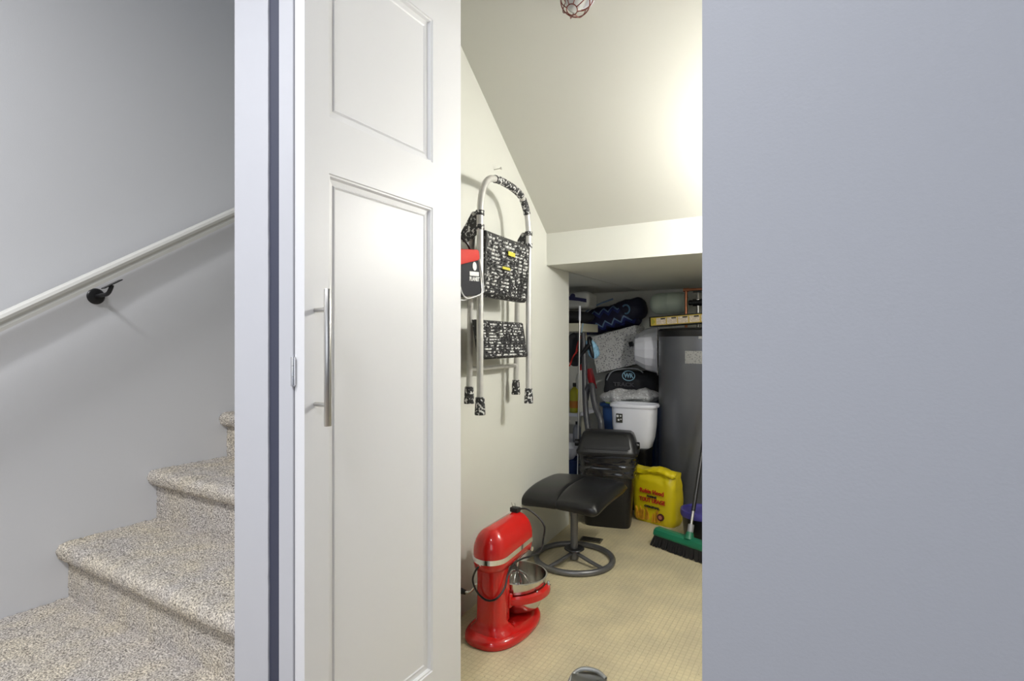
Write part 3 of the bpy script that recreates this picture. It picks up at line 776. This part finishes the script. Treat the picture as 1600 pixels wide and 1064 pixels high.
# ------------------------------------------------------------------ broom and bucket
def broom():
    t = thing('push_broom', 'green push broom with black bristles leaning beside the flour bag', 'broom', (-.548, 2.520, 0), math.radians(-22))
    HL = .185
    pr = [(-.028, .052), (-.030, .060), (-.024, .078), (-.012, .086), (.012, .086), (.024, .078), (.030, .060), (.028, .052)]
    obj('head', loft([[Vector((x, y * (1 if abs(x) < HL else .86), z if abs(x) < HL else .055 + (z - .055) * .85)) for y, z in pr] for x in (-HL - .006, -HL + .001, HL - .001, HL + .006)]), m_green, t, local=True, ang=25)
    bb = bmesh.new()
    for i in range(46):
        for j in range(5):
            x = -HL + .006 + (2 * HL - .012) * i / 45; y = -.022 + .044 * j / 4
            fx = x * 1.05 + (random.random() - .5) * .006; fy = y * 1.5 + (random.random() - .5) * .008
            if i == 0: fx -= .008
            loft([[Vector((x + dx, y + dy, .056)) for dx, dy in ((-.0035, -.0035), (.0035, -.0035), (.0035, .0035), (-.0035, .0035))], [Vector((fx + dx, fy + dy, .002 + .004 * random.random())) for dx, dy in ((-.004, -.004), (.004, -.004), (.004, .004), (-.004, .004))]], bm=bb)
    g = obj('bristles', bb, m_bristle, t, local=True, smooth=False); g['kind'] = 'stuff'
    base = chain(t).inverted()
    sk = base @ PY(1073, 826, 2.55)
    sk = Vector((-.01, 0, .084))
    top = base @ PY(1101, 680, 2.78)
    dd = (top - sk).normalized()
    obj('socket', tube([sk - dd * .012, sk + dd * .022], [.024, .016], 16), m_green, t, local=True)
    obj('collar', tube([sk + dd * .02, sk + dd * .058], .0135, 16), mat('grey_collar', (.30, .30, .31), .4, .3), t, local=True)
    obj('handle', tube([sk + dd * .05, sk + dd * .19], .0065, 12), m_steel, t, local=True)
    obj('handle_sleeve', tube([sk + dd * .12, sk + dd * .98], .0095, 12), m_blk, t, local=True)
broom()
def bucket2():
    c = PF(1098, 830, 0); c = Vector((-.545, 2.73, 0))
    t = thing('cleaning_bucket', 'small black bucket with a purple rim behind the broom', 'bucket', c)
    obj('body', lathe([(0, 0), (.075, 0), (.078, .004), (.092, .135), (.088, .135), (.074, .008), (0, .008)], n=36), m_blk, t, local=True)
    obj('rim', lathe([(.088, .128), (.096, .128), (.099, .140), (.097, .158), (.090, .160), (.088, .150)], n=36), m_purple, t, local=True)
bucket2()

# ------------------------------------------------------------------ water heater
def heater():
    c = Vector((-.650, 3.345, 0)); R = .262; zt = 1.045
    t = thing('water_heater', 'tall dark grey cylindrical water heater at the back of the alcove', 'water heater', c)
    obj('tank', lathe([(0, .02), (R - .004, .02), (R, .03), (R, zt - .045), (R - .004, zt - .04)], n=96), m_tank, t, local=True, ang=30)
    obj('foot_ring', lathe([(R - .02, 0), (R - .012, 0), (R - .012, .022), (R - .02, .022)], n=64), m_blk, t, local=True)
    obj('top_cap', lathe([(R + .002, zt - .046), (R + .004, zt - .04), (R + .004, zt - .012), (R - .006, zt), (R * .5, zt + .008), (0, zt + .008)], n=96), m_blk, t, local=True, ang=30)
    def curved(a0, a1, z0, z1, m, name, off=.0012):
        n = 10; rings = []
        for z in (z0, z1): rings.append([Vector(((R + off) * math.cos(a0 + (a1 - a0) * i / n), (R + off) * math.sin(a0 + (a1 - a0) * i / n), z)) for i in range(n + 1)])
        bm = loft(rings, False, False, False); bmesh.ops.solidify(bm, geom=list(bm.faces), thickness=.001)
        obj(name, bm, m, t, local=True)
    m_lbl = speck_mat('printed_label', (.62, .62, .60), (.25, .25, .25), (.40, .40, .40), 120)
    a = math.radians(-102)
    curved(a, a + .42, .848, .918, m_lbl, 'label_sticker')
    curved(a + .28, a + .5, .985, 1.005, m_lbl, 'label_sticker')
    return t
heater()
def pipes():
    # expansion tank with copper line
    c = PY(1046, 474, 3.56)
    t = thing('expansion_tank', 'pale green expansion tank lying above the water heater', 'tank', c)
    r = .070
    obj('shell', lathe([(0, -.125), (.03, -.121), (.052, -.108), (.065, -.088), (r, -.06), (r, -.002), (r + .0012, 0), (r, .002), (r, .06), (.065, .088), (.052, .108), (.03, .121), (0, .125)], (0, 0, 0), 44, 'x'), m_exp, t, local=True)
    obj('neck', lathe([(.012, .11), (.012, .16)], (0, 0, 0), 14, 'x'), m_copper, t, local=True)
    obj('bracket', box(-.03, .03, r - .004, 3.838 - c.y, -.02, .02, .003), m_blkmet, t, local=True)
    p = PY(1072, 490, 3.42); p1 = PY(1072, 453, 3.42)
    e = thing('copper_pipe', 'copper water pipe rising from the water heater', 'pipe', (p.x, p.y, 1.05))
    obj('riser', tube([(p.x, p.y, 1.053), (p.x, p.y, p1.z)], .0085, 12), m_copper, e)
    obj('run', tube([(p.x - .012, p.y, p1.z), (p.x + .45, p.y, p1.z)], .0085, 12), m_copper, e)
    obj('elbow', lathe([(0, -.016), (.0115, -.016), (.0115, .016), (0, .016)], (p.x, p.y, p1.z), 14, 'x'), m_copper, e)
    v = PY(1091, 470, 3.40)
    g = thing('relief_valve', 'black and brass valve on top of the water heater', 'valve', (v.x, v.y, 1.053))
    obj('stem', lathe([(.010, 1.053), (.010, v.z - .02), (.017, v.z - .015), (.017, v.z + .01), (.009, v.z + .015), (.007, v.z + .05), (0, v.z + .05)], (v.x, v.y, 0), 16), m_steel, g)
    obj('lever', box(v.x - .03, v.x + .02, v.y - .01, v.y + .01, v.z + .05, v.z + .058, .002), m_blk, g)
    obj('body', lathe([(0, -.055), (.016, -.055), (.016, -.035), (.022, -.03), (.022, .03), (0, .03)], (v.x, v.y, v.z - .01), 16, 'x'), m_blkmet, g)
pipes()
def level_box():
    # long black carton with a printed picture strip, lying on the heater
    c = PY(1014, 507, 3.17)
    t = thing('long_carton', 'long black carton with yellow picture labels lying across the water heater', 'box', (-.70, 3.16, 1.062), math.radians(-12), 0, math.radians(-2.5))
    L_ = .225; hgt = .062
    obj('carton', box(-L_, L_, -.04, .04, 0.004, hgt, .0015), m_blk, t, local=True, smooth=False)
    mp = speck_mat('picture_print', (.55, .47, .38), (.05, .04, .05), (.70, .62, .50), 150)
    ye = mat('label_yellow', (.50, .36, .05), .5)
    obj('label_strip', box(-L_ + .012, L_ - .004, -.0412, -.0398, .010, hgt - .006), ye, t, local=True, smooth=False)
    for k in range(6):
        x = -L_ + .047 + k * .067
        obj('printed_picture', box(x, x + .060, -.0422, -.0408, .014, hgt - .011), mp, t, local=True, smooth=False)
        obj('printed_block', box(x + .028, x + .056, -.0428, -.0415, hgt - .020, hgt - .012), m_txtblk, t, local=True, smooth=False)
    obj('printed_mark', loft([[Vector((x, y, z)) for x, z in ((-L_ + .018, .016), (-L_ + .024, .016), (-L_ + .040, .030), (-L_ + .024, .05), (-L_ + .018, .05))] for y in (-.0424, -.041)]), mat('mark_green', (.28, .26, .03), .5), t, local=True, smooth=False)
level_box()

# ------------------------------------------------------------------ pile in the alcove
def box_at(name, label, cat, c, dims, m, rz=0, ry=0, bev=.006):
    o = obj(name, box(-dims[0] / 2, dims[0] / 2, -dims[1] / 2, dims[1] / 2, 0, dims[2], bev), m)
    o.location = c; o.rotation_euler = (0, ry, rz); return tag(o, label, cat)
# blue tote carrying the pile
t = thing('storage_tote', 'blue plastic storage tote under the mesh bag and behind the white wastebasket', 'tote', (-1.155, 3.60, 0))
obj('body', loft([[Vector((x, y, z)) for x, y in sup(.19 * s, .15 * s, 40, 8)] for s, z in ((.9, 0), (1.0, .54))]), m_blue, t, local=True, ang=50)
obj('lid', loft([[Vector((x, y, z)) for x, y in sup(.20 * s, .16 * s, 40, 8)] for s, z in ((1.0, .535), (1.03, .54), (1.03, .556), (.98, .562))]), m_blue, t, local=True, ang=50)
t = thing('crate', 'black plastic crate under the white wastebasket', 'crate', (-1.01, 3.12, 0))
obj('body', loft([[Vector((x, y, z)) for x, y in sup(.098 * s, .078 * s, 40, 8)] for s, z in ((.92, 0), (1.0, .33), (1.04, .335), (1.04, .355), (.98, .356))]), m_blk, t, local=True, ang=50)
def wastebasket():
    c = PY(991, 640, 3.11)
    t = thing('wastebasket', 'white plastic wastebasket standing behind the trash bin', 'wastebasket', (c.x, 3.115, .3565), math.radians(2))
    W, D, Hh = .128, .084, .247
    def ring(s, z): return [Vector((x * s, y * s, z)) for x, y in sup(W, D, 56, 3.6)]
    obj('body', loft([ring(.74, 0), ring(.78, .003), ring(.90, .06), ring(.965, .13), ring(1.0, Hh), ring(.97, Hh), ring(.93, .13), ring(.74, .01)]), m_gloss, t, local=True, ang=50)
    obj('rim', loft([ring(1.0, Hh - .012), ring(1.07, Hh - .014), ring(1.09, Hh - .005), ring(1.06, Hh + .004), ring(1.0, Hh + .003), ring(.97, Hh)], cap0=False, cap1=False), m_gloss, t, local=True, ang=60)
    sx, sz = -.066, .170
    obj('sticker', box(sx - .019, sx + .019, -D * .985 - .0002, -D * .93, sz - .026, sz + .026), m_txtblk, t, local=True, smooth=False)
    for q in ((-.010, .012, .007), (.008, .013, .005), (-.004, -.010, .006), (.010, -.006, .004)):
        obj('printed_mark', lathe([(q[2] * .45, 0), (q[2], 0), (q[2], .004), (q[2] * .45, .004)], (sx + q[0], -D * .985 - .001, sz + q[1]), 14, 'y'), m_txtwht, t, local=True)
wastebasket()
def mesh_bag():
    c = PY(985, 616, 3.47)
    o = obj('mesh_bag', blob((0, 0, 0), (.205, .10, .052), 2.3, 2.0, .026, 11, 84, 40, Matrix.Rotation(math.radians(-3), 4, 'Y'), 3, .010), m_mesh, ang=60)
    o.location = (c.x, 3.475, .562 + .047); tag(o, 'crumpled grey mesh bag lying on the blue tote above the wastebasket', 'bag')
    r = tube(smoothpath([(-.14, -.08, -.039), (-.05, -.108, -.041), (.07, -.105, -.040), (.14, -.075, -.037)], 6), .004, 8)
    p = obj('drawstring', r, mat('lime_cord', (.30, .42, .10), .6), o, local=True)
mesh_bag()
def track_bag():
    c = PY(985, 592, 3.66)
    t = thing('sports_bag', 'black sports bag with a pale blue round logo under the patterned box', 'bag', (c.x - .0, 3.70, .562))
    bm = blob((0, 0, .108), (.185, .10, .098), 4.5, 4.0, .010, 9, 56, 30, None, 5); obj('body', bm, m_fab, t, local=True, ang=60)
    R = Matrix.Rotation(PI / 2, 4, 'X')
    lc = PY(983, 587, 3.60) - t.location
    lb = mat('logo_blue', (.30, .52, .65), .6)
    em = [(lc.x + .043 * math.cos(a), -.112 - .0, lc.z + .033 * math.sin(a)) for a in [2 * PI * k / 40 for k in range(40)]]
    obj('printed_ring', tube(em, .0035, 8, closed=True), lb, t, local=True)
    text('printed_word', 'WR', .045, t, lb, Vector((lc.x, -.111, lc.z)), R, .0035, .85, .001)
    text('printed_word', 'TRACK', .036, t, mat('dark_word', (.09, .09, .10), .4), Vector((lc.x - .035, -.111, lc.z - .062)), R, .0035, 1.25, .001)
    obj('strap', tube(smoothpath([(-.15, -.10, .14), (-.11, -.108, .20), (-.03, -.108, .222), (.06, -.108, .225), (.11, -.105, .20)], 6), .005, 8), mat('grey_strap', (.30, .32, .34), .7), t, local=True)
track_bag()
def pattern_box():
    c = PY(962, 548, 3.62)
    t = thing('patterned_box', 'tilted storage box covered in tiny grey print', 'box', (c.x, 3.71, c.z + .012), 0, 0, math.radians(-14))
    obj('body', box(-.172, .172, -.10, .10, -.135, .100, .003), m_pattern, t, local=True, smooth=False)
    obj('lid', box(-.177, .177, -.105, .105, .088, .124, .003), m_pattern, t, local=True, smooth=False)
    obj('latch', box(.105, .135, -.112, -.099, -.012, .022, .003), m_blk, t, local=True)
pattern_box()
def chev_bag():
    c = PY(948, 500, 3.66)
    t = thing('shopping_bag', 'folded navy chevron-patterned bag on top of the tilted box', 'bag', (c.x, 3.72, c.z + .012), 0, 0, math.radians(-13))
    obj('body', blob((0, 0, 0), (.235, .10, .088), 3.4, 2.8, .030, 7, 72, 36, None, 9), m_chev, t, local=True, ang=60)
    obj('dark_end', blob((.165, .0, .022), (.105, .105, .085), 3.0, 2.6, .014, 8, 48, 28, None, 2), mat('navy_fabric', (.008, .009, .03), .7), t, local=True, ang=60)
    em = [(.165 + .026 * math.cos(a), -.110, .02 + .03 * math.sin(a)) for a in [math.radians(-120 + 250 * k / 20) for k in range(21)]]
    obj('printed_ring', tube(em, .006, 8), mat('ring_blue', (.10, .22, .36), .6), t, local=True)
    obj('handle', tube(smoothpath([(-.20, -.06, .05), (-.10, -.115, .085), (.0, -.115, .105), (.09, -.10, .115)], 6), .006, 8), mat('strap_blue', (.15, .22, .36), .7), t, local=True)
chev_bag()
def basin():
    c = PY(1014, 546, 3.44)
    t = thing('wash_basin', 'white plastic basin standing on edge beside the water heater', 'basin', (c.x, 3.47, c.z), math.radians(12))
    R = .150
    obj('bowl', lathe([(0, -.095), (.085, -.095), (.095, -.088), (.135, -.025), (.152, .045), (.150, .045), (.132, -.022), (.09, -.084), (0, -.09)], (0, 0, 0), 16, 'x'), m_gloss, t, local=True, ang=18)
    obj('rim', lathe([(.150, .045), (.152, .042), (.166, .046), (.166, .052), (.150, .05)], (0, 0, 0), 44, 'x'), m_gloss, t, local=True)
basin()

# shelf and the things on it, behind the corner of the wall
def shelf():
    t = thing('shelf_unit', 'cream wooden shelf unit behind the corner of the closet wall', 'shelf', (-1.60, 3.42, 0))
    for z0, z1 in ((1.035, 1.088), (.49, .512), (.30, .32)):
        obj('shelf_board', box(-1.84, -1.392, 3.20, 3.53, z0, z1, .002), m_cream if z0 > 1 else m_gloss, t, smooth=False)
    for x in (-1.84, -1.50):
        for y in ((3.49,) if x > -1.6 else (3.21, 3.49)):
            obj('post', box(x, x + .03, y, y + .03, 0, 1.036, .002), m_cream if y > 3.5 else m_cream, t, smooth=False)
    return t
shelf()
tk = tag(obj('folded_bag', blob((-1.50, 3.40, 1.088 + .047), (.12, .11, .042), 3, 2.5, .010, 9, 48, 24, None, 4), m_fab), 'folded black bag on the top shelf under the white pack', 'bag')
pk = thing('paper_pack', 'white plastic-wrapped pack with navy print on the top shelf', 'pack', (-1.475, 3.36, 1.187))
obj('pack', blob((0, 0, .055), (.115, .09, .056), 7, 5.5, .006, 10, 56, 28, None, 6), mat('pack_white', (.50, .50, .48), .4), pk, local=True, ang=60)
nv = mat('navy_print', (.02, .02, .08), .5)
pb = loft([[Vector((x, y, z)) for x, z in ((-.06, .062), (.05, .048), (.105, .036), (.105, .060), (.04, .072), (-.06, .088))] for y in (-.094, -.08)]); obj('printed_band', pb, nv, pk, local=True, smooth=False)
obj('printed_mark', lathe([(0, -.092), (.018, -.092), (.018, -.07)], (.01, 0, .080), 20, 'y'), nv, pk, local=True)

def bottle(name, label, x, y, z, r, h, mb, mc, cat='bottle', neck=.3):
    t = thing(name, label, cat, (x, y, z))
    obj('body', lathe([(0, 0), (r * .95, 0), (r, .006), (r, h * .68), (r * .8, h * .77), (r * neck, h * .86), (r * neck, h * .88), (0, h * .88)], n=28), mb, t, local=True)
    obj('cap', lathe([(0, h * .87), (r * neck * 1.25, h * .87), (r * neck * 1.25, h), (0, h)], n=20), mc, t, local=True)
b0 = PY(897, 640, 3.24)
bottle('spray_bottle', 'yellow bottle with an orange label on the shelf beside the pole', b0.x, 3.245, .5125, .030, .19, mat('bottle_yellow', (.45, .42, .02), .35), m_blk)
bottle('cleaner_bottle', 'white bottle with a red cap on the shelf behind the yellow bottle', b0.x + .012, 3.33, .5125, .036, .31, mat('bottle_white', (.55, .55, .50), .4), mat('cap_red', (.4, .02, .02), .4))
bottle('grey_bottle', 'short grey bottle on the lower shelf beside the vacuum hose', b0.x + .022, 3.235, .3205, .026, .135, mat('bottle_grey', (.22, .23, .26), .35), m_blk)
o = obj('orange_label', lathe([(.0306, .03), (.0306, .075)], n=28), mat('label_orange', (.55, .20, .02), .5), [q for q in bpy.data.objects if q.name == 'spray_bottle'][0], local=True)
# shoulder bag with red strap hanging from the shelf edge
hs = thing('hanging_bag', 'dark bag with red and blue straps hanging under the top shelf board', 'bag', (-1.455, 3.27, .83))
obj('body', blob((0, .02, .09), (.060, .05, .11), 3, 2.5, .014, 12, 40, 24, None, 8), m_fab, hs, local=True, ang=60)
for k, (mm, dx) in enumerate(((m_redfab, 0), (m_redfab, .022), (mat('pale_blue', (.30, .42, .52), .7), -.02))):
    a = PY(890 + 10 * k, 572 - 16 * k, 3.195); b = PY(905 + 3 * k, 545 - 20 * k, 3.19)
    obj('strap', tube(smoothpath([a, (a + b) / 2 + Vector((-.006, -.004, .006)), b], 5), .005, 8), mm, hs)
obj('hook', tube([(-1.455, 3.29, 1.036), (-1.455, 3.29, 1.0)], .003, 8), m_steel, hs)
# white bowl and blue tub on the floor by the bin
tb = PY(899, 705, 3.02)
t = thing('blue_tub', 'blue plastic tub on the floor between wall corner and trash bin', 'tub', (-1.44, 3.06, 0))
obj('tub', lathe([(0, 0), (.09, 0), (.115, .25), (.111, .25), (.087, .006), (0, .006)], n=36), mat('tub_blue', (.03, .06, .20), .4), t, local=True)
t2 = thing('white_bowl', 'white plastic bowl stacked on the blue tub', 'bowl', (-1.44, 3.06, .2505))
obj('bowl', lathe([(0, .0), (.07, .0), (.09, .03), (.118, .075), (.122, .078), (.115, .076), (.086, .034), (.066, .006), (0, .006)], n=40), m_gloss, t2, local=True)

# vacuum cleaner, mop pole, cloth mitt
def vacuum():
    a = PY(911, 520, 3.15); b = PY(922, 700, 2.98)
    t = thing('vacuum_cleaner', 'black vacuum cleaner with wand and curved hose behind the trash bin', 'vacuum', (-1.20, 3.0, 0))
    obj('canister', blob((-1.19, 3.03, .075), (.06, .09, .075), 2.6, 2.4, 0, 1, 40, 24, None, 1), m_blk, t)
    pth = smoothpath([a, PY(913, 560, 3.13), PY(914, 610, 3.09), PY(916, 650, 3.04), PY(922, 690, 3.02), Vector((-1.20, 3.02, .14))], 8)
    rr = [.017 if 6 < i < 30 else .0145 for i in range(len(pth))]
    obj('wand', tube(pth, rr, 14), m_rubber, t)
    obj('wand_grip', tube([PY(921, 538, 3.13), PY(908, 554, 3.12), PY(901, 556, 3.13)], .014, 12), m_blk, t)
    hp_ = smoothpath([PY(915, 625, 3.10), PY(918, 608, 3.09), PY(925, 603, 3.07), PY(927, 618, 3.05), PY(931, 637, 3.03), PY(938, 655, 3.01), PY(940, 672, 3.0), Vector((-1.13, 3.0, .22)), Vector((-1.17, 3.01, .13))], 14)
    obj('hose', tube(hp_, .0185, 14, ribs=.05), m_rubber, t, ang=80)
vacuum()
a = PY(906, 478, 2.98); b = PY(904, 643, 2.95)
dv = (a - b).normalized()
e = b - dv * (b.z / dv.z)
mp = thing('mop_pole', 'thin silver telescopic pole standing in front of the shelf', 'pole', e)
obj('upper_tube', tube([b + (a - b) * .86, a], .0065, 12), m_gloss, mp)
obj('tube', tube([e, b + (a - b) * .87], .0052, 12), m_steel, mp)
obj('foot', tube([e, e + dv * .05], .009, 12), m_blk, mp)
mt = PY(926, 545, 3.17)
cm = thing('cloth_mitt', 'light blue cloth mitt with a black band stuck beside the tilted box', 'mitt', mt, 0, 0, math.radians(-32))
obj('cloth', blob((0, 0, 0), (.036, .024, .066), 2.4, 2.4, .010, 20, 40, 26, None, 3), m_ltblue, cm, local=True)
obj('band', blob((0, -.004, .01), (.014, .028, .07), 3, 3, 0, 1, 30, 20, Matrix.Rotation(.3, 4, 'Y'), 1), m_blk, cm, local=True)
rp = PY(924, 592, 3.42)
rb = obj('red_folder', box(-.014, .014, -.03, .03, -.07, .07, .004), mat('red_plastic', (.30, .015, .02), .4)); rb.location = rp; rb.rotation_euler = (0, math.radians(-14), 0)
tag(rb, 'narrow red plastic folder tucked below the light blue mitt', 'folder')

# ------------------------------------------------------------------ floor odds and ends
rg = PF(925, 843, 0)
rgs = thing('floor_register', 'small dark floor register between footstool and trash bin', 'floor vent', (rg.x, rg.y - .01, 0), math.radians(8))
obj('frame', box(-.052, .052, -.03, .03, 0, .004, .001), mat('register_brown', (.08, .07, .045), .5), rgs, local=True)
for k in range(5): obj('slat', box(-.045, .045, -.022 + k * .0105, -.017 + k * .0105, .004, .006), mat('register_dark', (.03, .027, .02), .5), rgs, local=True, smooth=False)
cl = PF(918, 1076, 0)
ck = thing('metal_clamp', 'grey metal clamp lying on the floor near the closet opening', 'clamp', (cl.x + .005, cl.y + .0, 0), math.radians(20))
obj('body', loft([[Vector((x, y, z)) for y, z in ((-.05 , .001), (.03 * s, .001), (.045 * s, .008), (.04 * s, .024), (.015, .030), (-.05, .028))] for x, s in ((-.048, .55), (-.035, .95), (0, 1.05), (.03, .95), (.048, .5))]), m_steel, ck, local=True, ang=40)
obj('jaw', tube(smoothpath([(-.06, -.03, .012), (-.045, .02, .024), (-.02, .035, .034), (.02, .03, .035), (.045, .01, .028)], 5), .006, 10), mat('dull_zinc', (.35, .36, .36), .45, .8), ck, local=True)

# ------------------------------------------------------------------ closet lamps
NRM = Vector((0, -.558, -.83)).normalized()
def ceil_pt(px, py):
    r = ray(px, py); t = (1.487 + .673 * 2.335 - H) / (r.z + .673 * r.y); return Vector((r.x * t, r.y * t, H + r.z * t))
cp = ceil_pt(907, -16)
lamp = thing('caged_lamp', 'small ceiling lamp in a copper wire cage', 'lamp', cp)
lamp.rotation_euler = NRM.to_track_quat('Z', 'Y').to_euler()
m_cage = mat('cage_copper', (.16, .035, .025), .35, .5)
obj('base', lathe([(0, 0), (.052, 0), (.052, .014), (.045, .020), (0, .020)], n=40), m_gloss, lamp, local=True)
obj('glass', lathe([(.030, .018), (.031, .06), (.026, .082), (.014, .094), (0, .097)], n=32), m_glass, lamp, local=True)
cg = bmesh.new()
def circ(r, z, n=40): return [(r * math.cos(2 * PI * k / n), r * math.sin(2 * PI * k / n), z) for k in range(n)]
tube(circ(.047, .026), .0018, 8, cg, closed=True); tube(circ(.044, .070), .0018, 8, cg, closed=True); tube(circ(.016, .112), .0016, 8, cg, closed=True)
for k in range(8):
    a = 2 * PI * k / 8 + .2; c, s = math.cos(a), math.sin(a)
    tube(smoothpath([(.047 * c, .047 * s, .024), (.0465 * c, .0465 * s, .05), (.044 * c, .044 * s, .072), (.034 * c, .034 * s, .098), (.016 * c, .016 * s, .112)], 5), .0016, 6, cg)
obj('cage', cg, m_cage, lamp, local=True)
obj('thumb_screw', lathe([(0, -.010), (.006, -.010), (.0075, 0), (.006, .010), (0, .010)], (0, -.0, 0), 14, 'x').__class__ and xf(lathe([(0, -.008), (.006, -.008), (.0075, 0), (.006, .008), (0, .008)], (0, 0, 0), 14, 'x'), Matrix.Translation(lamp.matrix_basis.to_3x3().inverted() @ (Vector((CS, SN, 0)) * .054) + Vector((0, 0, .045)))), m_chrome, lamp, local=True)
# the bare bulb that lights the closet, just hidden by the right-hand wall
bl = thing('ceiling_bulb', 'bare light bulb hanging from the sloping closet ceiling', 'bulb', (-.03, 1.86, 1.44))
obj('glass', lathe([(0, -.034), (.018, -.028), (.029, -.010), (.030, .004), (.022, .026), (.014, .042), (.013, .05)], n=28), mat('bulb_glow', (1, .97, .88), .3, emit=((1, .98, .94), 440.0)), bl, local=True)
obj('socket', lathe([(.016, .046), (.018, .05), (.018, .09), (.010, .10), (0, .10)], n=24), m_gloss, bl, local=True)
obj('cord', tube([(0, 0, .098), (0, 0, .367)], .004, 8), m_blk, bl, local=True)
# housings of the hall ceiling light and the added closet fill
for hx_, hy_, lab in ((-1.55, -.60, 'square white ceiling light over the stair landing'), (-.35, -.50, 'square white housing of the added fill light before the closet')):
  hl = thing('downlight', lab, 'lamp', (hx_, hy_, 2.45), group='hall ceiling lights')
  fb = box(-.18, .18, -.18, -.155, -.045, 0); box(-.18, .18, .155, .18, -.045, 0, bm=fb); box(-.18, -.155, -.155, .155, -.045, 0, bm=fb); box(.155, .18, -.155, .155, -.045, 0, bm=fb)
  obj('frame', fb, m_white, hl, local=True, smooth=False)
